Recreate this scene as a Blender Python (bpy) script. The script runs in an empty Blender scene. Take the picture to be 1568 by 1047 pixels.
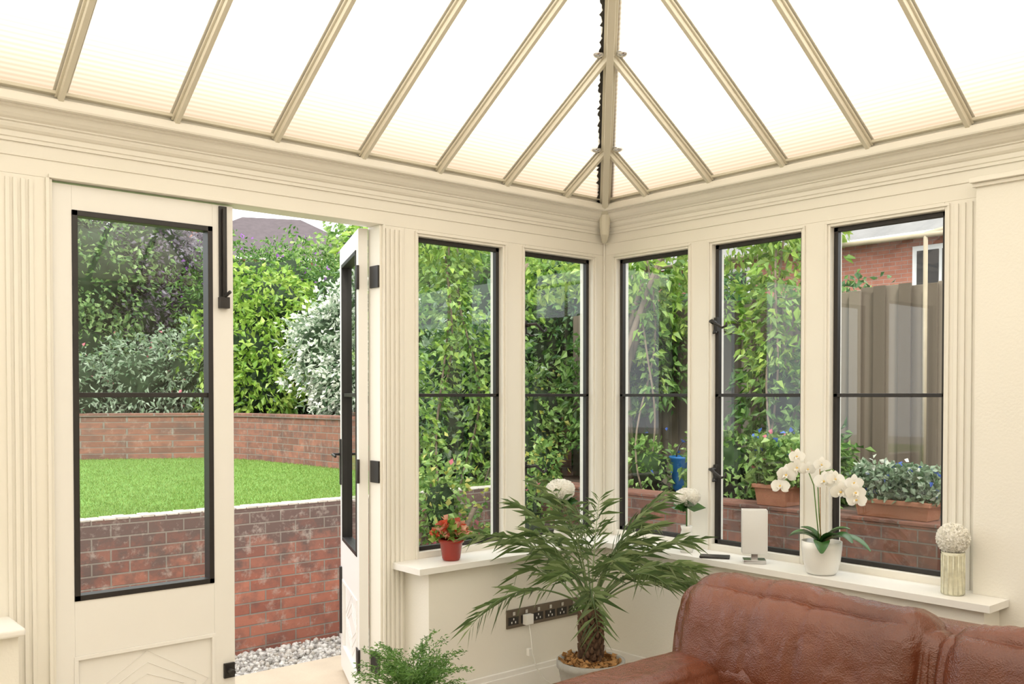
import bpy, bmesh, math, random
import numpy as np
from mathutils import Vector, Matrix, noise
random.seed(7); R=np.random.default_rng(7)
S=5.27; EYE=1.45
scn=bpy.context.scene
try:
    scn.view_settings.view_transform='Standard'; scn.view_settings.look='None'
    scn.view_settings.exposure=0.62
except Exception as e: print(e)

# ---------------------------------------------------------------- materials
def newmat(n):
    m=bpy.data.materials.new(n); m.use_nodes=True
    nt=m.node_tree; b=nt.nodes['Principled BSDF']; return m,nt,b
def N(nt,t,**k):
    n=nt.nodes.new(t)
    for a,v in k.items(): setattr(n,a,v)
    return n
def ramp(nt,cols,fac):
    r=N(nt,'ShaderNodeValToRGB'); e=r.color_ramp.elements
    while len(e)<len(cols): e.new(0.5)
    for i,c in enumerate(cols):
        e[i].position=i/(len(cols)-1) if not isinstance(c[0],tuple) else c[1]
        cc=c if not isinstance(c[0],tuple) else c[0]
        e[i].color=(*cc,1)
    nt.links.new(fac,r.inputs['Fac']); return r
def mat(n,col,rough=.5,metal=0,var=.06,scale=8,bump=0,bscale=60,coat=0,spec=None):
    m,nt,b=newmat(n); L=nt.links.new
    tc=N(nt,'ShaderNodeTexCoord'); no=N(nt,'ShaderNodeTexNoise'); no.inputs['Scale'].default_value=scale
    L(tc.outputs['Object'],no.inputs['Vector'])
    r=ramp(nt,[tuple(max(0,c*(1-var)) for c in col),tuple(min(1,c*(1+var)) for c in col)],no.outputs['Fac'])
    L(r.outputs['Color'],b.inputs['Base Color'])
    b.inputs['Roughness'].default_value=rough; b.inputs['Metallic'].default_value=metal
    if coat: b.inputs['Coat Weight'].default_value=coat
    if spec is not None: b.inputs['Specular IOR Level'].default_value=spec
    if bump:
        n2=N(nt,'ShaderNodeTexNoise'); n2.inputs['Scale'].default_value=bscale; L(tc.outputs['Object'],n2.inputs['Vector'])
        bp=N(nt,'ShaderNodeBump'); bp.inputs['Strength'].default_value=bump; bp.inputs['Distance'].default_value=.01
        L(n2.outputs['Fac'],bp.inputs['Height']); L(bp.outputs['Normal'],b.inputs['Normal'])
    return m
def leafmat(n,cols,trans=.35,rough=.45):
    m,nt,b=newmat(n); L=nt.links.new
    g=N(nt,'ShaderNodeNewGeometry'); r=ramp(nt,cols,g.outputs['Random Per Island'])
    L(r.outputs['Color'],b.inputs['Base Color']); b.inputs['Roughness'].default_value=rough
    t=N(nt,'ShaderNodeBsdfTranslucent'); L(r.outputs['Color'],t.inputs['Color'])
    mx=N(nt,'ShaderNodeMixShader'); mx.inputs[0].default_value=trans
    L(b.outputs[0],mx.inputs[1]); L(t.outputs[0],mx.inputs[2])
    L(mx.outputs[0],nt.nodes['Material Output'].inputs[0]); return m
def brickmat(n,c1,c2,mort,dark,scale=1.0,topz=None,white=0):
    m,nt,b=newmat(n); L=nt.links.new
    tc=N(nt,'ShaderNodeTexCoord'); s=N(nt,'ShaderNodeSeparateXYZ'); L(tc.outputs['Object'],s.inputs[0])
    a=N(nt,'ShaderNodeMath',operation='ADD'); L(s.outputs[0],a.inputs[0]); L(s.outputs[1],a.inputs[1])
    c=N(nt,'ShaderNodeCombineXYZ'); L(a.outputs[0],c.inputs[0]); L(s.outputs[2],c.inputs[1])
    br=N(nt,'ShaderNodeTexBrick'); L(c.outputs[0],br.inputs['Vector'])
    br.inputs['Scale'].default_value=scale; br.inputs['Brick Width'].default_value=.20; br.inputs['Row Height'].default_value=.068
    br.inputs['Mortar Size'].default_value=.005; br.inputs['Color1'].default_value=(*c1,1); br.inputs['Color2'].default_value=(*c2,1); br.inputs['Mortar'].default_value=(*mort,1)
    br.inputs['Bias'].default_value=0; br.inputs['Mortar Smooth'].default_value=.3
    no=N(nt,'ShaderNodeTexNoise'); no.inputs['Scale'].default_value=7; no.inputs['Detail'].default_value=8; no.inputs['Roughness'].default_value=.65; L(c.outputs[0],no.inputs['Vector'])
    mx=N(nt,'ShaderNodeMix',data_type='RGBA'); L(br.outputs['Color'],mx.inputs[6]); mx.inputs[7].default_value=(*dark,1)
    mr=N(nt,'ShaderNodeMapRange'); mr.inputs[1].default_value=.42; mr.inputs[2].default_value=.68; mr.inputs[4].default_value=.8
    L(no.outputs['Fac'],mr.inputs[0])
    if topz is not None:
        m2=N(nt,'ShaderNodeMapRange'); m2.inputs[1].default_value=topz[0]; m2.inputs[2].default_value=topz[1]; m2.inputs[3].default_value=-.2; m2.inputs[4].default_value=.78
        L(s.outputs[2],m2.inputs[0]); ad=N(nt,'ShaderNodeMath',operation='ADD',use_clamp=True); L(mr.outputs[0],ad.inputs[0]); L(m2.outputs[0],ad.inputs[1])
        mm=N(nt,'ShaderNodeMath',operation='MINIMUM'); L(ad.outputs[0],mm.inputs[0]); mm.inputs[1].default_value=.88; L(mm.outputs[0],mx.inputs[0])
    else: L(mr.outputs[0],mx.inputs[0])
    mf=N(nt,'ShaderNodeMath',operation='MULTIPLY'); L(br.outputs['Fac'],mf.inputs[0]); mf.inputs[1].default_value=.75
    mo=N(nt,'ShaderNodeMix',data_type='RGBA'); L(mf.outputs[0],mo.inputs[0]); L(mx.outputs[2],mo.inputs[6]); mo.inputs[7].default_value=(*mort,1)
    out=mo.outputs[2]
    if white:
        n4=N(nt,'ShaderNodeTexNoise'); n4.inputs['Scale'].default_value=13; n4.inputs['Detail'].default_value=9; n4.inputs['Roughness'].default_value=.75; L(tc.outputs['Object'],n4.inputs['Vector'])
        m4=N(nt,'ShaderNodeMapRange'); m4.inputs[1].default_value=.54; m4.inputs[2].default_value=.70; m4.inputs[4].default_value=white; L(n4.outputs['Fac'],m4.inputs[0])
        mw=N(nt,'ShaderNodeMix',data_type='RGBA'); L(m4.outputs[0],mw.inputs[0]); L(out,mw.inputs[6]); mw.inputs[7].default_value=(.50,.43,.38,1); out=mw.outputs[2]
    L(out,b.inputs['Base Color']); b.inputs['Roughness'].default_value=.9
    bp=N(nt,'ShaderNodeBump'); bp.inputs['Strength'].default_value=.6; bp.inputs['Distance'].default_value=.01; bp.invert=True
    L(br.outputs['Fac'],bp.inputs['Height']); L(bp.outputs['Normal'],b.inputs['Normal'])
    return m

CREAM=mat('cream_paint',(.82,.79,.715),.4,var=.02,scale=3)
PLASTER=mat('cream_plaster',(.82,.795,.725),.8,var=.03,scale=2,bump=.08,bscale=90)
ROOFBAR=mat('roof_bar_cream',(.68,.64,.525),.4,var=.03)
DOORP=mat('door_paint',(.82,.805,.77),.4,var=.02,scale=3)
BLACK=mat('black_iron',(.018,.015,.014),.45,var=.2,scale=30)
WHITE=mat('white_ceramic',(.85,.84,.80),.25,var=.02)
CHROME=mat('brushed_chrome',(.6,.6,.6),.25,metal=1)
BRONZE=mat('dark_nickel_plate',(.18,.15,.12),.35,metal=.8)
def glassmat():
    m,nt,b=newmat('window_glass'); L=nt.links.new; nt.nodes.remove(b)
    f=N(nt,'ShaderNodeFresnel')
    ge=N(nt,'ShaderNodeNewGeometry'); io=N(nt,'ShaderNodeMapRange'); io.inputs[3].default_value=1.62; io.inputs[4].default_value=1/1.62
    L(ge.outputs['Backfacing'],io.inputs[0]); L(io.outputs[0],f.inputs[0])
    t=N(nt,'ShaderNodeBsdfTransparent'); t.inputs[0].default_value=(.92,.95,.94,1)
    g=N(nt,'ShaderNodeBsdfGlossy'); g.inputs['Roughness'].default_value=.015
    x=N(nt,'ShaderNodeMixShader'); L(f.outputs[0],x.inputs[0]); L(t.outputs[0],x.inputs[1]); L(g.outputs[0],x.inputs[2])
    L(x.outputs[0],nt.nodes['Material Output'].inputs[0]); return m
GLASS=glassmat()
def blindmat():
    m,nt,b=newmat('pleated_blind_fabric'); L=nt.links.new
    tc=N(nt,'ShaderNodeTexCoord'); s=N(nt,'ShaderNodeSeparateXYZ'); L(tc.outputs['Object'],s.inputs[0])
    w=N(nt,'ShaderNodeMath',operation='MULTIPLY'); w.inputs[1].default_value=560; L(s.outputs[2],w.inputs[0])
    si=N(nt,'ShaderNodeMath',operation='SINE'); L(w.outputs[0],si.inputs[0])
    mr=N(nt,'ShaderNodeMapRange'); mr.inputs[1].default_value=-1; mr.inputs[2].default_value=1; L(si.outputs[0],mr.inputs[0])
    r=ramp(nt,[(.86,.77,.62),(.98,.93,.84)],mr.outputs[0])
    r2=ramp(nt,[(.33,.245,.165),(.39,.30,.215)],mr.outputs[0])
    # warm light falloff painted into the cloth colour, darker towards the eaves
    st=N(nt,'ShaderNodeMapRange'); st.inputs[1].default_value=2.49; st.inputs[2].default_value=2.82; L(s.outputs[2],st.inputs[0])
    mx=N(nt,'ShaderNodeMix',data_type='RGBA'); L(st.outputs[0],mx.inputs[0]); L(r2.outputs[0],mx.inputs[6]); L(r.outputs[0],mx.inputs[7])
    t=N(nt,'ShaderNodeBsdfTranslucent'); L(mx.outputs[2],t.inputs[0]); L(mx.outputs[2],b.inputs['Base Color']); b.inputs['Roughness'].default_value=.9
    x=N(nt,'ShaderNodeMixShader'); x.inputs[0].default_value=.8; L(b.outputs[0],x.inputs[1]); L(t.outputs[0],x.inputs[2])
    L(x.outputs[0],nt.nodes['Material Output'].inputs[0]); return m
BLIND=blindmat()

# ---------------------------------------------------------------- mesh builder
class MB:
    def __init__(s): s.v=[];s.f=[];s.mi=[];s.sm=[];s.mats=[]
    def add(s,V,F,m,smooth=False):
        if m not in s.mats: s.mats.append(m)
        k=s.mats.index(m); o=len(s.v)
        s.v.extend([tuple(p) for p in V]); s.f.extend([tuple(i+o for i in f) for f in F])
        s.mi.extend([k]*len(F)); s.sm.extend([smooth]*len(F)); return s
    def box(s,x0,x1,y0,y1,z0,z1,m):
        x0,x1=sorted((x0,x1));y0,y1=sorted((y0,y1));z0,z1=sorted((z0,z1))
        V=[(x0,y0,z0),(x1,y0,z0),(x1,y1,z0),(x0,y1,z0),(x0,y0,z1),(x1,y0,z1),(x1,y1,z1),(x0,y1,z1)]
        return s.add(V,[(0,3,2,1),(4,5,6,7),(0,1,5,4),(1,2,6,5),(2,3,7,6),(3,0,4,7)],m)
    def xbox(s,M,sx,sy,sz,m):
        V=[M@Vector((a*sx/2,b*sy/2,c*sz/2)) for c in(-1,1) for a,b in((-1,-1),(1,-1),(1,1),(-1,1))]
        return s.add(V,[(0,3,2,1),(4,5,6,7),(0,1,5,4),(1,2,6,5),(2,3,7,6),(3,0,4,7)],m)
    def wb(s,side,u0,u1,d0,d1,z0,z1,m):
        if side=='N': return s.box(-u1,-u0,-d1,-d0,z0,z1,m)
        if side=='E': return s.box(-d1,-d0,-u1,-u0,z0,z1,m)
    def tube(s,P,r,m,n=8,caps=True,smooth=True):
        P=[Vector(p) for p in P]; rr=r if isinstance(r,(list,tuple)) else [r]*len(P)
        V=[];F=[];up=None
        for i,p in enumerate(P):
            t=(P[min(i+1,len(P)-1)]-P[max(i-1,0)]).normalized()
            if up is None: up=Vector((0,0,1)) if abs(t.z)<.9 else Vector((1,0,0))
            a=t.cross(up).normalized(); b=a.cross(t).normalized(); up=b
            for k in range(n):
                th=2*math.pi*k/n; V.append(p+(a*math.cos(th)+b*math.sin(th))*rr[i])
        for i in range(len(P)-1):
            for k in range(n):
                F.append((i*n+k,i*n+(k+1)%n,(i+1)*n+(k+1)%n,(i+1)*n+k))
        if caps: F.append(tuple(range(n-1,-1,-1))); F.append(tuple((len(P)-1)*n+k for k in range(n)))
        return s.add(V,F,m,smooth)
    def lathe(s,c,prof,m,n=32,smooth=True,sq=None):
        V=[];F=[]
        for (r,z) in prof:
            for k in range(n):
                th=2*math.pi*k/n; V.append((c[0]+r*math.cos(th),c[1]+r*math.sin(th),c[2]+z))
        for i in range(len(prof)-1):
            for k in range(n): F.append((i*n+k,i*n+(k+1)%n,(i+1)*n+(k+1)%n,(i+1)*n+k))
        return s.add(V,F,m,smooth)
    def blob(s,c,r,m,n=2,amp=.12,fr=2.0):
        bm=bmesh.new(); bmesh.ops.create_icosphere(bm,subdivisions=n,radius=1)
        r3=r if isinstance(r,(tuple,list)) else (r,r,r)
        V=[]
        for v in bm.verts:
            k=1+amp*noise.noise(Vector(v.co)*fr+Vector(c)*3)
            V.append((c[0]+v.co.x*r3[0]*k,c[1]+v.co.y*r3[1]*k,c[2]+v.co.z*r3[2]*k))
        F=[tuple(v.index for v in f.verts) for f in bm.faces]; bm.free()
        return s.add(V,F,m,True)
    def leaves(s,C,A,L,w,m,fold=.15,droop=.1):
        C=np.asarray(C,float);A=np.asarray(A,float);n=len(C)
        A=A/(np.linalg.norm(A,axis=1,keepdims=True)+1e-9)
        L=np.broadcast_to(L,(n,)).reshape(n,1)
        Q=R.normal(size=(n,3)); B=np.cross(A,Q); B/=np.linalg.norm(B,axis=1,keepdims=True)+1e-9
        Nn=np.cross(A,B)
        tip=C+A*L; tip[:,2]-=droop*L[:,0]
        l=C+A*L*.42+B*L*w+Nn*L*fold; r=C+A*L*.42-B*L*w+Nn*L*fold
        V=np.stack([C,l,tip,r],1).reshape(-1,3)
        i=np.arange(n)*4
        F=np.concatenate([np.stack([i,i+1,i+2],1),np.stack([i,i+2,i+3],1)],0)
        return s.add(V.tolist(),F.tolist(),m,False)
    def done(s,name,bevel=0,seg=2):
        me=bpy.data.meshes.new(name); me.from_pydata(s.v,[],s.f)
        for m in s.mats: me.materials.append(m)
        me.polygons.foreach_set('material_index',s.mi); me.polygons.foreach_set('use_smooth',s.sm)
        me.update(); o=bpy.data.objects.new(name,me); scn.collection.objects.link(o)
        if bevel:
            b=o.modifiers.new('b','BEVEL'); b.width=bevel; b.segments=seg; b.limit_method='ANGLE'
        return o

# ---------------------------------------------------------------- ROOM SHELL
HEAD=2.224; WT=2.195; WB=.71; SILL=.68; LOWD=.19
TOP=1.45+.93
tile,nt,b=newmat('floor_tiles')
tc=N(nt,'ShaderNodeTexCoord'); br=N(nt,'ShaderNodeTexBrick'); nt.links.new(tc.outputs['Object'],br.inputs['Vector'])
br.offset=0; br.inputs['Scale'].default_value=1; br.inputs['Brick Width'].default_value=.45; br.inputs['Row Height'].default_value=.45; br.inputs['Mortar Size'].default_value=.004
br.inputs['Color1'].default_value=(.60,.53,.43,1); br.inputs['Color2'].default_value=(.64,.57,.47,1); br.inputs['Mortar'].default_value=(.35,.31,.26,1)
nt.links.new(br.outputs['Color'],b.inputs['Base Color']); b.inputs['Roughness'].default_value=.4
MB().box(-S-.1,.1,-S-.1,.1,-.1,0,tile).done('floor')

w=MB()
w.wb('N',-.1,S+.1,-.1,0,HEAD,TOP+.08,CREAM)
for a,bb in((-.1,.09),(.585,.735),(1.25,1.33),(3.05,3.1),(3.9,S)): w.wb('N',a,bb,-.1,0,.60,HEAD,CREAM)
w.wb('N',1.33,1.464,-.1,0,0,HEAD,CREAM); w.wb('N',2.836,3.05,-.1,0,0,HEAD,CREAM)
for a,bb in((.09,.585),(.735,1.25),(3.1,3.9)):
    w.wb('N',a,bb,-.1,0,WT,HEAD,CREAM); w.wb('N',a,bb,-.1,0,.6,WB,CREAM)
w.wb('N',-.1,1.33,-.1,LOWD,0,.65,PLASTER); w.wb('N',3.0,S,-.1,LOWD,0,.65,PLASTER)
w.done('wall_north',.002)
w=MB()
w.wb('E',0,S+.1,-.1,0,HEAD,TOP+.08,CREAM)
for a,bb in((0,.09),(.585,.735),(1.235,1.38),(1.885,2.05)): w.wb('E',a,bb,-.1,0,.6,HEAD,CREAM)
for a,bb in((.09,.585),(.735,1.235),(1.38,1.885)):
    w.wb('E',a,bb,-.1,0,WT,HEAD,CREAM); w.wb('E',a,bb,-.1,0,.6,WB,CREAM)
w.wb('E',LOWD,2.13,-.1,LOWD,0,.65,PLASTER)
w.wb('E',2.03,S,-.1,.055,0,2.265,PLASTER)
w.wb('E',2.015,S,0,.085,2.265,2.283,CREAM); w.wb('E',2.02,S,0,.068,2.25,2.265,CREAM)
w.done('wall_east',.002)
MB().box(-S-.1,.1,-S-.1,-S,0,TOP+.1,PLASTER).done('wall_south')
MB().box(-S-.1,-S,-S,0,0,TOP+.1,PLASTER).done('wall_west')

t=MB()
def loop(prof,m,mb):
    V=[]
    for p,z in prof: V+=[(-p,-p,z),(-S+p,-p,z),(-S+p,-S+p,z),(-p,-S+p,z)]
    F=[]
    for i in range(len(prof)-1):
        for k in range(4): F.append((i*4+k,i*4+(k+1)%4,(i+1)*4+(k+1)%4,(i+1)*4+k))
    mb.add(V,F,m)
z=1.45
loop([(0,z+.885),(.008,z+.885),(.008,z+.897),(.014,z+.900),(.014,z+.918),(.022,z+.921),(.030,z+.928),(.034,z+.938),(.034,z+.944),(.044,z+.946),(.044,z+.951),
      (.058,z+.956),(.070,z+.965),(.078,z+.977),(.080,z+.983),(.10,z+.985),(.10,z+.990),(.125,z+.990),(.128,z+.996),(.128,z+1.018),(.124,z+1.024),(.10,z+1.03),(.10,z+1.05),(-.1,z+1.05)],CREAM,t)
loop([(0,z+.835),(.006,z+.837),(.006,z+.843),(0,z+.845)],CREAM,t)
t.done('trim_cornice')
t=MB()
for u0 in(1.345,2.90,): 
    for k in range(4): t.wb('N',u0+k*.025,u0+k*.025+.014,0,.007,.0,2.21,CREAM)
for k in range(3): t.wb('E',1.925+k*.028,1.925+k*.028+.016,0,.007,.68,2.21,CREAM)
for side,L in(('N',((.09,.585),(.735,1.25),(3.1,3.9))),('E',((.09,.585),(.735,1.235),(1.38,1.885)))):
    for a,bb in L:
        t.wb(side,a-.022,bb+.022,0,.008,WT+.012,WT+.022,CREAM)
        for q in(a-.022,bb+.012): t.wb(side,q,q+.010,0,.008,SILL,WT+.012,CREAM)
t.wb('N',1.45,2.85,0,.012,HEAD,HEAD+.014,CREAM)
t.wb('N',1.440,1.452,0,.012,0,HEAD,CREAM); t.wb('N',2.848,2.86,0,.012,0,HEAD,CREAM)
t.tube([(-.006,-.006,.68),(-.006,-.006,HEAD+.1)],.006,CREAM)
t.done('trim_mouldings',.0015)
t=MB(); t.wb('N',.20,1.34,LOWD,LOWD+.014,0,.12,DOORP); t.wb('N',.20,1.34,LOWD,LOWD+.02,.0,.095,DOORP); t.done('baseboard_north',.003)
t=MB(); t.wb('E',.21,2.14,LOWD,LOWD+.014,0,.12,DOORP); t.done('baseboard_east',.003)
t=MB(); d=.228
P=[(0.0,0.0),(-1.335,0.0),(-1.335,-.002),(-1.405,-.002),(-1.405,-d),(-d,-d),(-d,-2.165),(-.057,-2.165),(-.057,-2.028),(0,-2.028)]
n=len(P); V=[(x,y,SILL-.028) for x,y in P]+[(x,y,SILL) for x,y in P]
t.add(V,[tuple(range(n)),tuple(range(2*n-1,n-1,-1))]+[(i,i+n,(i+1)%n+n,(i+1)%n) for i in range(n)],DOORP)
o=t.done('window_sill',.010,4)
t=MB(); t.wb('N',2.985,S-.0,0,d,SILL-.028,SILL,DOORP); t.done('window_sill',.010,4)

# ---------------------------------------------------------------- WINDOWS
def casement(side,u0,u1,z0,z1,name,handle=None):
    m=MB(); f=.020; da,db=-.055,-.030
    m.wb(side,u0,u1,da,db,z0,z0+f,BLACK); m.wb(side,u0,u1,da,db,z1-f,z1,BLACK)
    m.wb(side,u0,u0+f,da,db,z0,z1,BLACK); m.wb(side,u1-f,u1,da,db,z0,z1,BLACK)
    m.wb(side,u0,u1,da,db,1.442,1.458,BLACK)
    c=(da+db)/2
    if side=='N': V=[(-u0,-c,z0),(-u1,-c,z0),(-u1,-c,z1),(-u0,-c,z1)]
    else: V=[(-c,-u0,z0),(-c,-u1,z0),(-c,-u1,z1),(-c,-u0,z1)]
    m.add(V,[(0,1,2,3)],GLASS)
    if handle:
        for hz in(1.80,1.07):
            u=handle
            sgn=1 if side=='E' else -1
            def pt(a,d_,zz):
                return (-a,-d_,zz) if side=='N' else (-d_,-a,zz)
            m.wb(side,u-.010,u+.010,-.03,-.012,hz-.035,hz+.035,BLACK)
            arc=[pt(u,0.0,hz+.012),pt(u,.03,hz+.014),pt(u+sgn*.02,.045,hz+.016),pt(u+sgn*.05,.045,hz-.004),pt(u+sgn*.08,.04,hz-.022),pt(u+sgn*.10,.035,hz-.012),pt(u+sgn*.10,.035,hz+.004)]
            m.tube(arc,[.008,.008,.008,.007,.006,.007,.004],BLACK)
            m.tube([pt(u,-.02,hz+.012),pt(u,.02,hz+.012)],.010,BLACK)
            m.tube([pt(u,0,hz-.03),pt(u+sgn*.012,.02,hz-.045),pt(u+sgn*.03,.02,hz-.04)],.005,BLACK)
    return m.done(name,.0015)
e=.001
casement('N',.735+e,1.25-e,WB+e,WT-e,'window_1')
casement('N',.09+e,.585-e,WB+e,WT-e,'window_2',handle=.571)
casement('E',.09+e,.585-e,WB+e,WT-e,'window_3')
casement('E',.735+e,1.235-e,WB+e,WT-e,'window_4',handle=.750)
casement('E',1.38+e,1.885-e,WB+e,WT-e,'window_5')
casement('N',3.1+e,3.9-e,WB+e,WT-e,'window_6')

# ---------------------------------------------------------------- DOORS
def door(name,M,w,hw):
    m=MB(); T=.044
    def bx(x0,x1,y0,y1,z0,z1,mt):
        V=[M@Vector(p) for p in [(x0,y0,z0),(x1,y0,z0),(x1,y1,z0),(x0,y1,z0),(x0,y0,z1),(x1,y0,z1),(x1,y1,z1),(x0,y1,z1)]]
        m.add(V,[(0,3,2,1),(4,5,6,7),(0,1,5,4),(1,2,6,5),(2,3,7,6),(3,0,4,7)],mt)
    g0,g1,gz0,gz1=.066,w-.086,.694,2.125; zt=2.215; zb=.014
    bx(0,g0,0,T,zb,zt,DOORP); bx(g1,w,0,T,zb,zt,DOORP); bx(g0,g1,0,T,gz1,zt,DOORP)
    bx(g0,g1,0,T,.49,gz0,DOORP); bx(g0,g1,0,T,zb,.13,DOORP)
    bx(g0,g1,.012,T-.012,.13,.49,DOORP)
    for s,(ya,yb) in enumerate(((-.004,.012),(T-.012,T+.004))):
        bx(g0-.004,g1+.004,ya,yb,.475,.490,DOORP); bx(g0-.004,g1+.004,ya,yb,.13,.145,DOORP)
        bx(g0-.004,g0+.011,ya,yb,.145,.475,DOORP); bx(g1-.011,g1+.004,ya,yb,.145,.475,DOORP)
    cx=(g0+g1)/2
    for yy in(.011,T-.011):
        for k in range(4):
            o=k*.05
            hw2=(g1-g0)/2-.02-o; hh=.155-o*.9
            if hh<.02: continue
            pts=[(cx-hw2,.31),(cx,.31+hh),(cx+hw2,.31),(cx,.31-hh),(cx-hw2,.31)]
            for a,c in zip(pts[:-1],pts[1:]):
                m.tube([M@Vector((a[0],yy,a[1])),M@Vector((c[0],yy,c[1]))],.0018,DOORP,n=4)
    f=.020
    for y0,y1 in((-.004,T+.004),):
        bx(g0,g0+f,y0,y1,gz0,gz1,BLACK); bx(g1-f,g1,y0,y1,gz0,gz1,BLACK)
        bx(g0,g1,y0,y1,gz0,gz0+f,BLACK); bx(g0,g1,y0,y1,gz1-f,gz1,BLACK); bx(g0,g1,y0+.01,y1-.01,1.442,1.460,BLACK)
    m.add([M@Vector(p) for p in((g0,T/2,gz0),(g1,T/2,gz0),(g1,T/2,gz1),(g0,T/2,gz1))],[(0,1,2,3)],GLASS)
    if hw=='bolt':
        x=w-.045
        bx(x-.016,x+.016,-.010,0,1.83,2.21,BLACK); 
        m.tube([M@Vector((x,-.018,1.84)),M@Vector((x,-.018,2.20))],.007,BLACK)
        bx(x-.02,x+.02,-.028,-.002,1.80,1.845,BLACK); m.tube([M@Vector((x,-.02,1.845)),M@Vector((x+.012,-.05,1.865))],.007,BLACK)
        bx(w-.05,w-.005,-.012,0,.30,.36,BLACK); m.tube([M@Vector((w-.03,0,.33)),M@Vector((w-.03,-.05,.33))],.012,BLACK)
    if hw=='open':
        bx(w-.02,w+.003,.008,T-.008,.95,1.2,BLACK)
        for y0,y1,sg in((-.008,0,-1),(T,T+.008,1)):
            bx(w-.05,w-.015,y0,y1,.98,1.22,BLACK)
            yy=y0 if sg<0 else y1
            m.tube([M@Vector((w-.033,yy,1.14)),M@Vector((w-.033,yy+sg*.035,1.14)),M@Vector((w-.06,yy+sg*.04,1.14)),M@Vector((w-.14,yy+sg*.035,1.135))],.007,BLACK)
        bx(w-.06,w-.03,T,T+.012,.2,.55,BLACK)
        for hz in(1.99,1.10,.22):
            bx(0.002,.075,T,T+.006,hz-.05,hz+.05,BLACK)
            m.tube([M@Vector((-.004,T+.004,hz-.055)),M@Vector((-.004,T+.004,hz+.055))],.008,BLACK)
    return m.done(name,.0015)
M=Matrix.Translation((-2.833,.018,0))
door('door_1',M,.680,'bolt')
ang=math.radians(90-23)
M=Matrix.Translation((-1.474,.085,0))@Matrix.Rotation(ang,4,'Z')
door('door_2',M,.68,'open')
m=MB()
for hz in(1.99,1.10,.22): m.box(-1.4735,-1.4645,.002,.072,hz-.05,hz+.05,BLACK)
m.done('door_hinge',.001)
THR=mat('stone_threshold',(.60,.50,.38),.7,var=.12,scale=6,bump=.2)
MB().box(-2.84,-1.46,.0,.12,-.02,.012,THR).done('trim_threshold',.004)
MB().box(-3.4,-.9,.12,.99,-.12,-.01,THR).done('stone_step',.01)

# ---------------------------------------------------------------- ROOF
TA=.635; p0=.10; z0=1.45+1.045
def rot(i,x,y):
    c=-S/2; x-=c;y-=c
    for _ in range(i): x,y=-y,x
    return x+c,y+c
def sp(i,u,k,dz=0):
    x,y=rot(i,-u,-(p0+k)); return Vector((x,y,z0+k*TA+dz))
nb=13; du=S/nb; H=S/2-p0
bars=MB()
def barbox(mb,a,b,wd,h,m,dz=0):
    a=Vector(a);b=Vector(b); t=(b-a).normalized(); s=t.cross(Vector((0,0,1))).normalized(); n=s.cross(t).normalized()
    V=[]
    for p in(a,b):
        for q,r in((-1,-1),(1,-1),(1,1),(-1,1)): V.append(p+s*q*wd/2+n*(dz+r*h/2))
    mb.add(V,[(3,2,1,0),(4,5,6,7),(0,1,5,4),(1,2,6,5),(2,3,7,6),(3,0,4,7)],m)
GASK=mat('bar_gasket',(.55,.53,.46),.5)
CLIP=mat('bright_steel_cap',(.7,.7,.72),.2,metal=1)
for i in range(4):
    for j in range(1,nb):
        u=du*j; kk=min(u,S-u)-p0
        a,b=sp(i,u,-.0),sp(i,u,kk-.0)
        barbox(bars,a,b,.034,.010,ROOFBAR,-.012); barbox(bars,a,b,.018,.022,ROOFBAR,-.028); barbox(bars,a,b,.050,.005,GASK,-.003)
        if j in(1,2,nb-1,nb-2):
            q=sp(i,u+(.045 if j<4 else -.045),kk-.03,-.012); bars.blob(tuple(q),(.028,.028,.012),CLIP,2,.0)
    x,y=rot(i,-.04,-.04); A=Vector((x,y,z0-.06*TA)); x,y=rot(i,-S/2,-S/2); B=Vector((x,y,z0+H*TA))
    barbox(bars,A,B,.056,.016,ROOFBAR,-.022); barbox(bars,A,B,.032,.030,ROOFBAR,-.045); barbox(bars,A,B,.085,.004,GASK,-.010)
    x,y=rot(i,-.075,-.075)
    x2,y2=rot(i,-.03,-.03)
    bars.tube([(x,y,z0-.03),(x,y,z0-.10),(x*.8+x2*.2,y*.8+y2*.2,z0-.16),(x2,y2,z0-.20)],[.034,.030,.026,.016],ROOFBAR,n=10)
    barbox(bars,sp(i,.1,.012),sp(i,S-.1,.012),.028,.012,ROOFBAR,-.006)
bars.done('ceiling_rafters',.002)
bl=MB()
for i in range(4):
    for j in range(nb):
        u0,u1=du*j+.020,du*(j+1)-.020
        if j==0:u0=p0+.03
        if j==nb-1:u1=S-p0-.03
        f=lambda u:max(.012,min(u,S-u)-p0-.02)
        us=[u0,u1] if not(u0<S/2<u1) else [u0,S/2,u1]
        V=[sp(i,u,.005) for u in us]+[sp(i,u,f(u)) for u in reversed(us)]
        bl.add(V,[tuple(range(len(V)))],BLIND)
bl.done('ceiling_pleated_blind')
m=MB()
n=260; V=[]; a=Vector((-.12,-.12,z0+.02*TA-.014)); b=Vector((-S/2,-S/2,z0+H*TA-.014))
for k in range(n+1):
    t_=k/n; p=a.lerp(b,t_); o=.034+.022*random.random()*(.5+.5*abs(math.sin(k*.35)))
    V+= [p+Vector((-.02,.02,-.013)), p+Vector((-.7*o,.7*o,-.7*o*TA-.002))]
m.add(V,[(2*k,2*k+1,2*k+3,2*k+2) for k in range(n)],BLACK); m.done('trim_brush_seal')

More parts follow.
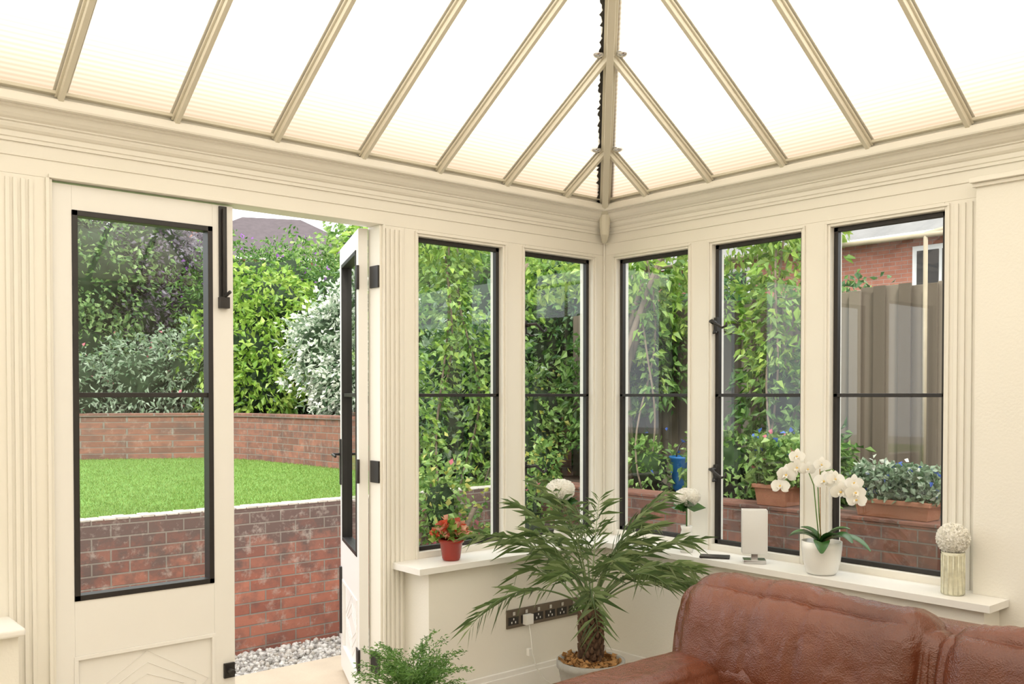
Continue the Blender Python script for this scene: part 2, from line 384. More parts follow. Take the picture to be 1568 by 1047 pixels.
# ---------------------------------------------------------------- SOCKETS
m=MB(); 
m.wb('N',.39,.875,LOWD,LOWD+.008,.322,.412,BRONZE)
for k in range(3):
    for q in range(2):
        c=.39+.0808*(k*2+q+.5)
        m.wb('N',c-.032,c+.032,LOWD+.008,LOWD+.010,.338,.376,BLACK)
        for dx,dz in((-.012,.350),(.012,.350),(0,.366)): m.wb('N',c+dx-.003,c+dx+.003,LOWD+.010,LOWD+.0105,dz-.005,dz+.005,WHITE)
        m.wb('N',c-.008,c+.008,LOWD+.008,LOWD+.013,.384,.402,CHROME)
m.done('wall_socket',.001)
m=MB(); c=.39+.0808*4.5
m.wb('N',c-.024,c+.024,LOWD+.0115,LOWD+.038,.332,.380,WHITE)
px=-c; y=-LOWD-.03
m.tube([(px,y,.335),(px-.005,y-.02,.28),(px+.0,y-.025,.2),(px+.03,y-.02,.12),(px+.08,y-.03,.05),(px+.14,y-.05,.008),(px+.3,y-.1,.006)],.003,WHITE)
m.wb('N',c-.012,c+.012,LOWD+.025,LOWD+.045,.18,.215,WHITE)
m.done('power_plug',.003)

# ---------------------------------------------------------------- SOFA
leather,nt,b=newmat('brown_leather'); L=nt.links.new
tc=N(nt,'ShaderNodeTexCoord'); no=N(nt,'ShaderNodeTexNoise'); no.inputs['Scale'].default_value=3; no.inputs['Detail'].default_value=6; L(tc.outputs['Object'],no.inputs['Vector'])
r=ramp(nt,[((.085,.021,.008),.3),((.165,.047,.019),.7)],no.outputs['Fac']); L(r.outputs[0],b.inputs['Base Color'])
b.inputs['Roughness'].default_value=.26; b.inputs['Specular IOR Level'].default_value=.6
vo=N(nt,'ShaderNodeTexVoronoi'); vo.inputs['Scale'].default_value=220; L(tc.outputs['Object'],vo.inputs['Vector'])
n3=N(nt,'ShaderNodeTexNoise'); n3.inputs['Scale'].default_value=11; n3.inputs['Distortion'].default_value=1.8; n3.inputs['Detail'].default_value=3; L(tc.outputs['Object'],n3.inputs['Vector'])
ad=N(nt,'ShaderNodeMath',operation='MULTIPLY_ADD'); L(n3.outputs['Fac'],ad.inputs[0]); ad.inputs[1].default_value=5; L(vo.outputs['Distance'],ad.inputs[2])
bp=N(nt,'ShaderNodeBump'); bp.inputs['Strength'].default_value=.3; bp.inputs['Distance'].default_value=.004; L(ad.outputs[0],bp.inputs['Height']); L(bp.outputs[0],b.inputs['Normal'])
def pillow(mb,c,dim,r,mt,n=30,bulge=.02,seams=(),wr=.008,tilt=0,seed=0,wf=(7,7,7)):
    hx,hy,hz=[d/2 for d in dim]; bm=bmesh.new(); bmesh.ops.create_cube(bm,size=2)
    bmesh.ops.subdivide_edges(bm,edges=bm.edges[:],cuts=n,use_grid_fill=True)
    V=[]; T=Matrix.Rotation(tilt,4,'Y')
    for v in bm.verts:
        p=Vector((v.co.x*hx,v.co.y*hy,v.co.z*hz))
        q=Vector((max(-hx+r,min(hx-r,p.x)),max(-hy+r,min(hy-r,p.y)),max(-hz+r,min(hz-r,p.z))))
        dd=p-q; nn=dd.normalized() if dd.length>1e-6 else Vector((0,0,1))
        p=q+nn*r
        ax=[1-abs(v.co[k])**2.5 for k in range(3)]
        face=[(abs(v.co.x)>.999)*ax[1]*ax[2],(abs(v.co.y)>.999)*ax[0]*ax[2],(abs(v.co.z)>.999)*ax[0]*ax[1]]
        bu=max(face)*bulge
        p=p+nn*bu
        w_=noise.noise(Vector((p.x*wf[0],p.y*wf[1],p.z*wf[2]))+Vector((seed,seed,0)))
        w2=noise.noise(Vector((p.x*wf[0]*2.3,p.y*wf[1]*2.3,p.z*wf[2]*2.0))+Vector((seed+4,seed,0)))
        w3=noise.noise(Vector((p.x*wf[0]*3,p.y*wf[1]*4,p.z*wf[2]*2))+Vector((seed+9,seed,3)))
        edge=sum(math.exp(-((p[a]-pos)/.09)**2) for a,pos,dep in seams)+max(0,abs(v.co.y)-.8)*4
        d_=wr*(w_*.8-1.0*max(0,.22-abs(w2))-.45*edge*max(0,.5-abs(w3)*2.5))
        for a,pos,dep in seams: d_+=-dep*math.exp(-((p[a]-pos)/.010)**2)+dep*.5*math.exp(-((p[a]-pos)/.05)**2)
        p=p+nn*d_
        V.append(Vector(c)+(T@p))
    F=[tuple(v.index for v in f.verts) for f in bm.faces]; bm.free(); mb.add(V,F,mt,True)
sf=MB()
def arm(y0,y1):
    pillow(sf,(-1.52,(y0+y1)/2,.29),(1.02,abs(y1-y0),.50),.075,leather,bulge=.015,wr=.010,seams=((1,.09,.004),(1,-.09,.004)),seed=y0,wf=(4,4,4))
arm(-1.43,-1.71); arm(-3.14,-3.42)
sf.box(-1.98,-.90,-3.38,-1.47,.07,.30,leather)
pillow(sf,(-.90,-2.425,.42),(.20,1.97,.66),.07,leather,bulge=.01,wr=.006)
for k,(ya,yb,ss) in enumerate(((-1.45,-2.375,((1,.12,.009),(1,-.06,.011))),(-2.385,-3.40,((1,.0,.01),)))):
    pillow(sf,(-1.045,(ya+yb)/2,.595),(.25,abs(yb-ya),.39),.105,leather,n=64,bulge=.035,seams=ss,wr=.020,tilt=math.radians(14),seed=k*5+1,wf=(3,7,2.5))
    pillow(sf,(-1.10,(ya+yb)/2,.47),(.20,abs(yb-ya)-.02,.22),.08,leather,n=30,bulge=.03,wr=.014,tilt=math.radians(8),seed=k*3+9,wf=(3,6,3))
for k,(ya,yb) in enumerate(((-1.72,-2.42),(-2.43,-3.13))):
    pillow(sf,(-1.50,(ya+yb)/2,.385),(.96,abs(yb-ya),.19),.075,leather,bulge=.03,wr=.012,seed=k+20,wf=(4,4,4))
WOOD=mat('dark_wood',(.06,.03,.015),.4)
for x in(-1.9,-.95):
    for y in(-1.5,-3.34): sf.lathe((x,y,0),[(0,0),(.022,0),(.03,.08),(0,.08)],WOOD,n=12)
sf.done('leather_sofa')

# ---------------------------------------------------------------- PALM
PALM=leafmat('palm_leaf',[(.06,.11,.035),(.15,.23,.08),(.30,.38,.18)],.25,.3)
BARK=mat('palm_bark',(.10,.055,.03),.9,var=.5,scale=30,bump=.8)
STONE=mat('grey_stone_pot',(.33,.32,.29),.8,var=.15,scale=20,bump=.3)
SOIL=mat('bark_chips',(.38,.20,.07),.9,var=.6,scale=60,bump=1,bscale=80)
pm=MB(); C=(-.75,-.64,0)
pm.lathe(C,[(0,.002),(.10,.002),(.115,.02),(.138,.16),(.148,.215),(.156,.22),(.156,.25),(.140,.25),(.138,.225),(0,.232)],STONE,40)
cc=[];aa=[]
for k in range(420):
    a=random.random()*6.28; r=.13*math.sqrt(random.random()); cc.append((C[0]+r*math.cos(a),C[1]+r*math.sin(a),.232+random.random()*.02)); aa.append((random.gauss(0,1),random.gauss(0,1),random.gauss(0,.4)))
pm.leaves(cc,aa,.035,.4,SOIL)
pm.tube([(C[0],C[1],.22),(C[0]+.004,C[1],.28),(C[0]-.004,C[1],.36),(C[0],C[1],.45),(C[0],C[1],.49)],[.042,.05,.046,.04,.02],BARK,n=14)
for k in range(90):
    a=k*2.4; h=.24+k*.0024; r=.046
    p=Vector((C[0]+r*math.cos(a),C[1]+r*math.sin(a),h)); o=Vector((math.cos(a),math.sin(a),0))
    pm.tube([p-o*.01,p+o*.006+Vector((0,0,.012)),p+o*.014+Vector((0,0,.034))],[.013,.010,.003],BARK,n=5)
LC=[];LA=[];LL=[]
nf=27
for k in range(nf):
    az=k*2.399+random.uniform(-.25,.25)+.4; q=(k+.5)/nf
    el=math.radians(84-50*q+random.uniform(-8,8)); Lf=.56+.18*random.random(); dr=math.radians(38+48*q+random.uniform(-10,10))
    toward=max(0,math.cos(az),math.sin(az)); Lf*=1-.12*toward
    p=Vector((C[0]+.012*math.cos(az),C[1]+.012*math.sin(az),.48)); pts=[p.copy()]; ns=30; tw=random.uniform(-.25,.25)
    for i in range(ns):
        tt=i/ns; e_=el-dr*tt**1.3; a2=az+tw*tt
        dv=Vector((math.cos(a2)*math.cos(e_),math.sin(a2)*math.cos(e_),math.sin(e_))); p=p+dv*Lf/ns
        if p.x>-.26: p.x=-.26
        if p.y>-.26: p.y=-.26
        pts.append(p.copy())
        if tt>.32:
            side=dv.cross(Vector((0,0,1))).normalized(); ln=.195*math.sin(math.pi*min(1,(tt-.2)/.95))**.5*(1-.3*tt)
            for sg in(-1,1):
                LC.append(tuple(p)); LA.append(tuple(dv*.8+side*sg*random.uniform(.35,.95)+Vector((0,0,random.uniform(-.45,.45))))); LL.append(ln*random.uniform(.6,1.2))
    pm.tube(pts,[.0055-.0045*i/ns for i in range(ns+1)],PALM,n=5)
keep=[i for i in range(len(LC)) if LC[i][0]+LA[i][0]*LL[i]<-.20 and LC[i][1]+LA[i][1]*LL[i]<-.20]
pm.leaves([LC[i] for i in keep],[LA[i] for i in keep],np.array([LL[i] for i in keep]),.013,PALM,fold=.008,droop=.25)
pm.done('potted_palm')

# ---------------------------------------------------------------- FERN
FERN=leafmat('fern_leaf',[(.07,.17,.03),(.13,.28,.06),(.22,.38,.10)],.3)
fm=MB(); C=(-1.59,-.46,0); TERR=mat('terracotta',(.36,.155,.09),.8,var=.15,scale=12,bump=.2)
fm.lathe(C,[(0,.001),(.085,.001),(.12,.17),(.128,.17),(.128,.20),(.112,.20),(.11,.18),(0,.18)],TERR,32)
LC=[];LA=[]
for k in range(60):
    az=random.random()*6.28; el=math.radians(random.uniform(50,90)); Lf=random.uniform(.17,.31); p=Vector((C[0],C[1],.18))+Vector((math.cos(az),math.sin(az),0))*.05*random.random(); pts=[p.copy()]
    for i in range(12):
        e_=el-math.radians(65)*(i/12)**1.8
        dv=Vector((math.cos(az)*math.cos(e_),math.sin(az)*math.cos(e_),math.sin(e_))); p=p+dv*Lf/12
        if p.y>-.22:p.y=-.22
        pts.append(p.copy())
        if i>2:
            for _ in range(10):
                o=Vector((random.gauss(0,.011),random.gauss(0,.011),random.gauss(0,.006))); LC.append(tuple(p+o)); LA.append(tuple(dv+Vector((random.gauss(0,1),random.gauss(0,1),random.gauss(0,.5)))))
    fm.tube(pts,.0015,FERN,n=4)
fm.leaves(LC,LA,.020,.12,FERN); fm.done('potted_fern')

# ---------------------------------------------------------------- SILL OBJECTS
PETAL=leafmat('white_petal',[(.90,.88,.80),(.93,.91,.85),(.96,.95,.91)],.3,.6)
DKLEAF=leafmat('orchid_leaf',[(.03,.10,.02),(.05,.15,.03),(.08,.2,.05)],.1,.3)
def flowerball(mb,c,r,n=240,pm_=PETAL,sq=(1,1,1)):
    mb.blob(c,tuple(r*.92*q for q in sq),pm_,3,.05)
    C_=[];A_=[]
    for k in range(n):
        z_=1-2*(k+.5)/n; a=k*2.39996; q=math.sqrt(1-z_*z_); d_=Vector((q*math.cos(a),q*math.sin(a),z_)); p=Vector(c)+Vector([d_[i]*r*sq[i] for i in range(3)])*random.uniform(.90,.98)
        t1=d_.orthogonal().normalized(); t2=d_.cross(t1); a0=random.random()*6
        for j in range(4):
            th=a0+j*1.5708; C_.append(tuple(p)); A_.append(tuple(t1*math.cos(th)+t2*math.sin(th)+d_*.25))
    mb.leaves(C_,A_,r*.20,.45,pm_,fold=-.02,droop=0)
CLEAR=mat('ribbed_glass_vase',(.68,.66,.50),.15,var=.3,scale=50,spec=.8)
for c,zc,r,vs in(((-.475,-.15),.965,.090,(.035,.12)),((-.145,-.70),.95,.074,(.035,.12))):
    m=MB(); m.lathe((c[0],c[1],SILL),[(0,.001),(.03,.001),(.042,.05),(.025,.11),(.03,.13),(.02,.13),(.02,.1)],WHITE,24)
    m.tube([(c[0],c[1],SILL+.1),(c[0],c[1],zc)],.004,DKLEAF,n=6)
    a=[(random.gauss(0,1),random.gauss(0,1),.2) for _ in range(9)]
    m.leaves([(c[0],c[1],zc-r*.7)]*9,a,.10,.3,DKLEAF)
    flowerball(m,(c[0],c[1],zc),r*.8,200,sq=(1,1,.75))
    for k in range(3): flowerball(m,(c[0]+.035*math.cos(k*2.1+.6)-.01,c[1]+.035*math.sin(k*2.1+.6)-.01,zc-.012+.01*k),r*.5,90)
    m.done('white_hydrangea')
m=MB(); c=(-.125,-1.985)
m.lathe((c[0],c[1],SILL),[(0,.001),(.040,.001),(.042,.01),(.040,.15),(.043,.165),(.038,.165),(.036,.15),(.036,.02),(0,.02)],CLEAR,32)
for k in range(14):
    a=k*.449; m.tube([(c[0]+.0415*math.cos(a),c[1]+.0415*math.sin(a),SILL+.005),(c[0]+.0415*math.cos(a),c[1]+.0415*math.sin(a),SILL+.155)],.003,CLEAR,n=5)
m.tube([(c[0],c[1],SILL+.02),(c[0],c[1],.88)],.004,DKLEAF,n=6)
flowerball(m,(c[0],c[1],.895),.060,300); m.done('flower_vase')
m=MB(); c=Vector((-.138,-1.43,SILL))
m.lathe(c,[(0,.001),(.055,.001),(.066,.012),(.078,.06),(.084,.11),(.085,.142),(.079,.142),(.077,.12),(0,.118)],WHITE,40)
m.blob((c.x,c.y,c.z+.115),(.07,.07,.015),SOIL,2)
def strap(mb,base,az,ln,wd,el,dr,mt):
    V=[];F=[];p=Vector(base); n=10
    for i in range(n+1):
        t_=i/n; e_=el-dr*t_; dv=Vector((math.cos(az)*math.cos(e_),math.sin(az)*math.cos(e_),math.sin(e_))); sd=Vector((-math.sin(az),math.cos(az),0))
        w_=wd*(math.sin(math.pi*(.12+.86*t_))**.6)
        V+=[p-sd*w_+Vector((0,0,w_*.35)),p,p+sd*w_+Vector((0,0,w_*.35))]; p=p+dv*ln/n
        if i<n: F+=[(3*i,3*i+1,3*i+4,3*i+3),(3*i+1,3*i+2,3*i+5,3*i+4)]
    mb.add(V,F,mt,True)
b0=c+Vector((0,0,.125))
for az,ln,el,dr in((-1.5,.24,.7,1.6),(-1.9,.21,.9,1.6),(1.6,.17,.7,1.3),(2.3,.15,1.0,1.5),(-2.6,.17,.5,1.3),(-1.2,.15,1.2,1.4),(1.9,.12,1.2,1.2)): strap(m,b0,az,ln,.034,el,dr,DKLEAF)
YEL=mat('orchid_lip',(.75,.5,.12),.5)
def orchid_flower(mb,p,f,r):
    p=Vector(p);f=Vector(f).normalized(); t1=f.cross(Vector((0,0,1))).normalized(); t2=t1.cross(f).normalized()
    for j,(a,ln,wd) in enumerate(((math.pi/2,1,.34),(math.pi*7/6,.95,.32),(math.pi*11/6,.95,.32),(0.15,1.02,.55),(math.pi-.15,1.02,.55))):
        d_=t1*math.cos(a)+t2*math.sin(a); s_=t1*-math.sin(a)+t2*math.cos(a); V=[p];n=8
        for k in range(n+1):
            q=k/n; w_=wd*r*math.sin(math.pi*q)**.7 if 0<q<1 else 0
            V.append(p+d_*r*ln*q+s_*w_+f*(.15*r*math.sin(q*3))+f*(.003 if j>2 else 0)); V.append(p+d_*r*ln*q-s_*w_+f*(.15*r*math.sin(q*3))+f*(.003 if j>2 else 0))
        F=[(1+2*k,2+2*k,4+2*k,3+2*k) for k in range(n)]
        mb.add(V,F,PETAL,True)
    mb.blob(p+f*.008,(r*.13,)*3,YEL,1)
    mb.leaves([tuple(p+f*.006)]*3,[tuple(f+t2*-.8),tuple(f+t1*.6-t2*.3),tuple(f-t1*.6-t2*.3)],r*.5,.4,PETAL)
st1=[c+Vector(q) for q in((0,0,.12),(-.005,.01,.25),(.0,.02,.38),(-.01,.0,.44),(-.02,-.06,.455),(-.03,-.11,.43),(-.04,-.16,.385),(-.045,-.20,.35))]
st2=[c+Vector(q) for q in((0,.01,.12),(.005,.03,.26),(-.0,.04,.38),(-.01,.07,.46),(-.02,.11,.475),(-.03,.15,.45),(-.03,.175,.40))]
STEM=mat('orchid_stem',(.12,.22,.05),.5)
m.tube(st1,.0028,STEM,n=6); m.tube(st2,.0028,STEM,n=6)
m.tube([c+Vector((-.01,0,.12)),c+Vector((-.01,.005,.46))],.002,SOIL,n=5)
fc=(-.76,-.55,-.1)
for st in(st1,st2):
    for i in range(3,len(st)):
        for h in(0,.5):
            if i==len(st)-1 and h: continue
            p=st[i].lerp(st[min(i+1,len(st)-1)],h)+Vector((random.uniform(-.03,0),random.uniform(-.02,.02),random.uniform(-.05,.035)))
            orchid_flower(m,p,(fc[0]+random.uniform(-.4,.3),fc[1]+random.uniform(-.6,.6),fc[2]+random.uniform(-.2,.3)),random.uniform(.036,.048))
m.done('potted_orchid')
SHADE,nt,b=newmat('lamp_shade_fabric'); b.inputs['Base Color'].default_value=(.93,.92,.90,1); b.inputs['Roughness'].default_value=.8
tt=N(nt,'ShaderNodeBsdfTranslucent'); tt.inputs[0].default_value=(.93,.92,.90,1); x=N(nt,'ShaderNodeMixShader'); x.inputs[0].default_value=.5
nt.links.new(b.outputs[0],x.inputs[1]); nt.links.new(tt.outputs[0],x.inputs[2]); nt.links.new(x.outputs[0],nt.nodes['Material Output'].inputs[0])
m=MB(); c=(-.135,-1.085)
Mr=Matrix.Translation((c[0],c[1],0))@Matrix.Rotation(math.radians(40),4,'Z')
m.xbox(Mr@Matrix.Translation((0,0,SILL+.009)),.08,.10,.016,CHROME); m.xbox(Mr@Matrix.Translation((0,0,SILL+.03)),.03,.03,.03,CHROME)
for sx,sy,ox,oy in((.003,.110,-.035,0),(.003,.110,.035,0),(.073,.003,0,-.0545),(.073,.003,0,.0545)):
    m.xbox(Mr@Matrix.Translation((ox,oy,SILL+.145)),sx,sy,.200,SHADE)
m.xbox(Mr@Matrix.Translation((0,0,SILL+.05)),.07,.106,.003,CHROME)
m.tube([Mr@Vector((0,0,SILL+.04)),Mr@Vector((0,0,SILL+.11))],.012,WHITE); m.blob((c[0],c[1],SILL+.14),(.02,.02,.03),WHITE,2,0)
m.done('table_lamp',.001)
m=MB(); m.xbox(Matrix.Translation((-.165,-.885,SILL+.006))@Matrix.Rotation(.6,4,'Z'),.07,.14,.009,BLACK); m.done('mobile_phone',.003)
REDPOT=mat('red_glazed_pot',(.30,.028,.016),.25,var=.1)
REDP=leafmat('begonia_petal',[(.50,.04,.02),(.70,.14,.07),(.85,.60,.45),(.55,.06,.04)],.3)
GRN=leafmat('begonia_leaf',[(.08,.2,.03),(.2,.35,.06),(.35,.45,.12)],.3)
m=MB(); c=(-1.155,-.125)
m.lathe((c[0],c[1],SILL),[(0,.001),(.038,.001),(.043,.012),(.053,.08),(.060,.085),(.060,.10),(.052,.10),(.05,.088),(0,.088)],REDPOT,32)
LC=[];LA=[];
for k in range(240):
    a=random.random()*6.28; q=random.random()**.5
    LC.append((c[0]+.085*q*math.cos(a),c[1]+.06*q*math.sin(a),SILL+.09+.08*(1-q*q)*random.random()+.01)); LA.append((math.cos(a)*q+random.gauss(0,.4),math.sin(a)*q+random.gauss(0,.4),.5))
m.leaves(LC[:120],LA[:120],.045,.38,GRN); m.leaves([(x_,y_,z_+.02) for x_,y_,z_ in LC[120:]],LA[120:],.036,.48,REDP)
m.done('potted_begonia')

# ---------------------------------------------------------------- GARDEN
BR=brickmat('garden_brick',(.44,.17,.115),(.27,.095,.068),(.26,.22,.19),(.10,.078,.073),topz=(.25,.72),white=.6)
BR2=brickmat('bed_brick',(.29,.12,.08),(.18,.08,.055),(.20,.165,.14),(.085,.06,.055),white=.3)
COP=mat('pale_coping',(.50,.45,.40),.85,var=.45,scale=25,bump=.3)
GRASSB=mat('lawn_turf',(.13,.26,.04),.9,var=.25,scale=3,bump=.6,bscale=200)
EARTH=mat('bed_soil',(.07,.05,.035),.95,var=.4,scale=6,bump=.6)
GRAV=mat('gravel_base',(.42,.40,.37),.9,var=.5,scale=60,bump=.8)
m=MB(); m.box(-30,40,-30,-S-.1,-.2,-.1,GRAV); m.box(-30,-S-.1,-S-.1,40,-.2,-.1,GRAV); m.box(-S-.1,40,.1,40,-.2,-.1,GRAV); m.box(.1,40,-S-.1,.1,-.2,-.1,GRAV); m.done('ground')
PEB=leafmat('pebbles',[(.30,.28,.26),(.55,.53,.50),(.75,.73,.69),(.42,.37,.31)],0,.8)
bm=bmesh.new(); bmesh.ops.create_icosphere(bm,subdivisions=1,radius=1); iv=np.array([v.co[:] for v in bm.verts]); iF=np.array([[v.index for v in f.verts] for f in bm.faces]); bm.free()
n=5200; cen=np.stack([R.uniform(-3.6,.95,n),R.uniform(.99,1.63,n),R.uniform(-.098,-.085,n)],1); sc=R.uniform(.008,.02,(n,1,1))*R.uniform(.6,1.2,(n,1,3))
V=(iv[None]*sc+cen[:,None]).reshape(-1,3); F=(iF[None]+(np.arange(n)*len(iv))[:,None,None]).reshape(-1,3)
MB().add(V.tolist(),F.tolist(),PEB).done('gravel')
m=MB(); m.box(-7,1.0,1.64,1.745,-.1,.778,BR)
x=-7
while x<.98: m.box(x,x+.062,1.637,1.748,.772,.785+random.uniform(-.003,.002),COP); x+=.068
m.done('garden_retaining_wall',.003)
m=MB(); m.box(1.0,1.22,-6,1.9,-.1,.765,BR2); m.box(.995,1.23,-6,1.9,.765,.785,BR2); m.done('brick_planter_wall',.004)
MB().box(-9,.995,1.75,16,-.1,.755,GRASSB).done('lawn')
m=MB(); m.box(1.23,16,-6,1.9,-.1,.74,EARTH); m.box(1.0,16,1.9,16,-.1,.74,EARTH); m.done('garden_bed_soil')
BL=leafmat('grass_blades',[(.16,.26,.045),(.22,.34,.07),(.30,.42,.11)],.3,.6)
n=80000; C_=np.stack([R.uniform(-3.2,.98,n),1.765+R.random(n)**1.5*5.6,np.full(n,.755)],1); A_=R.normal(size=(n,3))*[.5,.5,.1]+[0,0,1]
MB().leaves(C_,A_,R.uniform(.012,.026,n),.10,BL).done('grass')
m=MB(); pl=[(-7,9.2),(-.8,7.0),(.45,6.35),(.62,5.6),(.70,3.9),(1.0,3.0),(1.9,2.3)]
for (xa,ya),(xb,yb) in zip(pl[:-1],pl[1:]):
    d_=Vector((xb-xa,yb-ya,0)); ln=d_.length; a=math.atan2(d_.y,d_.x)
    Mx=Matrix.Translation(((xa+xb)/2,(ya+yb)/2,.98))@Matrix.Rotation(a,4,'Z')
    m.xbox(Mx@Matrix.Translation((0,.1,0)),ln+.12,.2,.48,BR2); m.xbox(Mx@Matrix.Translation((0,.1,.255)),ln+.13,.23,.035,BR2)
m.done('raised_bed_wall',.004)
m=MB(); V=[(x,y+.15,1.15) for x,y in pl]+[(16,2.3,1.15),(16,16,1.15),(-7,16,1.15)]
m.add(V,[tuple(range(len(V)))],EARTH); m.done('raised_bed_soil')
FW=leafmat('weathered_fence',[(.09,.07,.05),(.17,.135,.10),(.26,.22,.17)],0,.9)
m=MB(); y=2.3
while y>-6:
    h=2.15+random.uniform(-.012,.012); m.box(2.0,2.018,y-.14,y,.74,h,FW); m.box(1.965,1.985,y-.185,y-.105,.74,h,FW); y-=.17
for z_ in(1.0,1.9): m.box(2.02,2.06,-6,2.3,z_,z_+.08,FW)
m.done('wooden_fence',.002)
PW=mat('pergola_timber',(.36,.30,.21),.8,var=.2,scale=10)
m=MB(); m.tube([(1.90,-2.6,2.42),(1.90,2.2,2.46)],.016,PW)
for y in(-2.2,-.9,.3,1.5): m.tube([(1.90,y,.74),(1.90,y,2.44)],.014,PW)
for y in(-1.75,-.9,.3): m.tube([(1.90,y,2.44),(2.6,y,2.62)],.014,PW)
m.done('pergola_frame')

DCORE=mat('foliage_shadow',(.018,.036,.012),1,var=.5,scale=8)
WOODB=mat('branch_bark',(.20,.15,.11),.9,var=.3,scale=20,bump=.4)
LM={'mid':leafmat('leaf_mid',[(.04,.11,.02),(.10,.22,.04),(.21,.35,.09)]),
 'dark':leafmat('leaf_dark',[(.02,.07,.02),(.05,.14,.04),(.10,.22,.07)]),
 'lime':leafmat('leaf_lime',[(.11,.24,.03),(.26,.42,.06),(.42,.55,.12)]),
 'bright':leafmat('leaf_bright',[(.08,.18,.04),(.20,.34,.08),(.36,.50,.16)]),
 'tree':leafmat('leaf_tree',[(.05,.12,.04),(.14,.25,.07),(.30,.42,.16)]),
 'plum':leafmat('leaf_plum',[(.06,.045,.065),(.16,.13,.165),(.32,.29,.35)]),
 'silver':leafmat('leaf_silver',[(.09,.17,.08),(.23,.32,.20),(.42,.50,.37)]),
 'white':leafmat('blossom_white',[(.55,.6,.48),(.75,.78,.68),(.9,.9,.84)]),
 'purple':leafmat('blossom_purple',[(.22,.07,.32),(.40,.17,.55)]),
 'pink':leafmat('blossom_pink',[(.5,.10,.15),(.65,.2,.25)]),
 'blue':leafmat('blossom_blue',[(.04,.10,.45),(.08,.2,.65)]),
 'yellow':leafmat('leaf_yellow',[(.42,.44,.08),(.52,.48,.15)])}
def shrub(name,blobs,key,per=2500,size=.08,w=.3,extra=(),core=.72,ground=1.1,droop=.3,trunk=True,shell=.30):
    m=MB()
    for (x,y,z_,r) in blobs:
        r3=np.array(r if isinstance(r,tuple) else (r,r,r))
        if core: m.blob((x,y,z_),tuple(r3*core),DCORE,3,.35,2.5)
        n=int(per*(r3.mean()**2)); D=R.normal(size=(n,3)); D/=np.linalg.norm(D,axis=1,keepdims=True)
        nz=np.array([noise.noise(Vector(d)*2.6+Vector((x,y,z_)))+.6*noise.noise(Vector(d)*6+Vector((x,y,z_))) for d in D])
        rad=(1.08-shell+shell*R.random(n)+.38*nz)[:,None]
        P_=np.array([x,y,z_])+D*rad*r3
        m.leaves(P_,D*.7+R.normal(size=(n,3))*.6-[0,0,droop],size*R.uniform(.6,1.3,n),w,LM[key])
        for k2,frac,s2 in extra:
            n2=int(n*frac); idx=R.integers(0,n,n2); cl=R.normal(size=(n2,3))*.03
            m.leaves(P_[idx]+D[idx]*.05+cl,D[idx]+R.normal(size=(n2,3))*.7,s2*R.uniform(.6,1.3,n2),.35,LM[k2])
    if trunk:
        x,y,z_,r=blobs[0]
        for k in range(4):
            m.tube([(x+random.uniform(-.05,.05),y+random.uniform(-.05,.05),ground-.05),(x+random.uniform(-.15,.15),y+random.uniform(-.1,.1),(z_+ground)/2),(x+random.uniform(-.4,.4),y+random.uniform(-.3,.3),z_)],[.04,.03,.015],WOODB,n=6)
    return m.done(name)
shrub('green_tree',[(-.25,9.4,2.9,1.15),(-1.1,9.9,2.3,1.1),(-.5,9.6,3.8,.7),(-.4,8.9,1.9,.8),(-2.0,9.8,3.2,1.3)],'tree',4600,.08,.30,ground=1.15)
shrub('plum_tree',[(.75,9.6,3.3,.85),(1.3,9.8,3.0,.8),(.6,9.3,2.5,.7),(1.5,9.4,2.3,.7)],'plum',5600,.07,.33,ground=1.15)
shrub('silver_shrub',[(-.6,7.9,1.45,.5),(.1,7.7,1.55,.55),(.7,7.5,1.7,.6),(1.1,6.95,1.45,.4)],'silver',7000,.075,.22,extra=(('pink',.02,.05),),ground=1.1)
shrub('laurel_shrub',[(1.2,7.2,1.9,.75),(1.15,6.85,1.55,.5),(1.5,7.2,2.4,.6)],'lime',5600,.095,.28,ground=1.1)
shrub('buddleia_bush',[(2.0,8.4,2.55,1.0),(1.5,8.6,2.6,.7),(2.9,8.0,2.4,.9),(2.2,8.6,2.0,1.1)],'mid',5600,.08,.20,extra=(('purple',.04,.07),),ground=1.1)
shrub('white_flowering_shrub',[(1.35,5.3,1.95,.5),(1.65,5.1,2.25,.5),(1.4,4.9,1.55,.5),(1.85,4.8,1.8,.6)],'silver',6500,.11,.12,extra=(('white',1.3,.055),),ground=1.1,shell=.5)
shrub('garden_tree',[(3.6,10.2,2.7,1.1),(5.0,9.4,3.5,1.4),(2.4,10.8,2.4,1.0),(5.6,8.0,2.9,1.3),(4.3,8.6,2.6,1.1)],'bright',3600,.10,.32,ground=1.1)
shrub('boundary_hedge',[(x,12.6+.3*math.sin(x),2.0,(1.3,.8,1.3)) for x in np.arange(-7,7,1.7)]+[(7.2,y,2.0,(.8,1.3,1.5)) for y in np.arange(6.4,12,1.8)],'dark',1500,.13,.32,ground=1.1,trunk=False)
shrub('laurel_hedge',[(1.9,3.6,1.6,(.6,.8,.9)),(2.5,3.2,1.9,(.6,.6,1.0)),(2.7,3.8,2.5,(.7,.7,.7)),(1.75,3.3,2.3,.5),(1.5,3.6,2.0,.45)],'mid',5200,.09,.22,extra=(('silver',.15,.08),),ground=1.1)
shrub('holly_bush',[(2.7,2.7,2.2,(.5,.5,.7)),(3.4,1.9,2.0,(.6,.6,.6)),(4.2,.9,1.8,(.7,.7,.6))],'dark',4800,.08,.3,extra=(('bright',.25,.08),),ground=.74)
shrub('viburnum_bush',[(.93,2.65,1.10,.33),(1.15,2.7,1.65,.40),(.72,2.9,1.05,.25)],'dark',8500,.09,.15,extra=(('silver',.3,.09),),ground=.75)
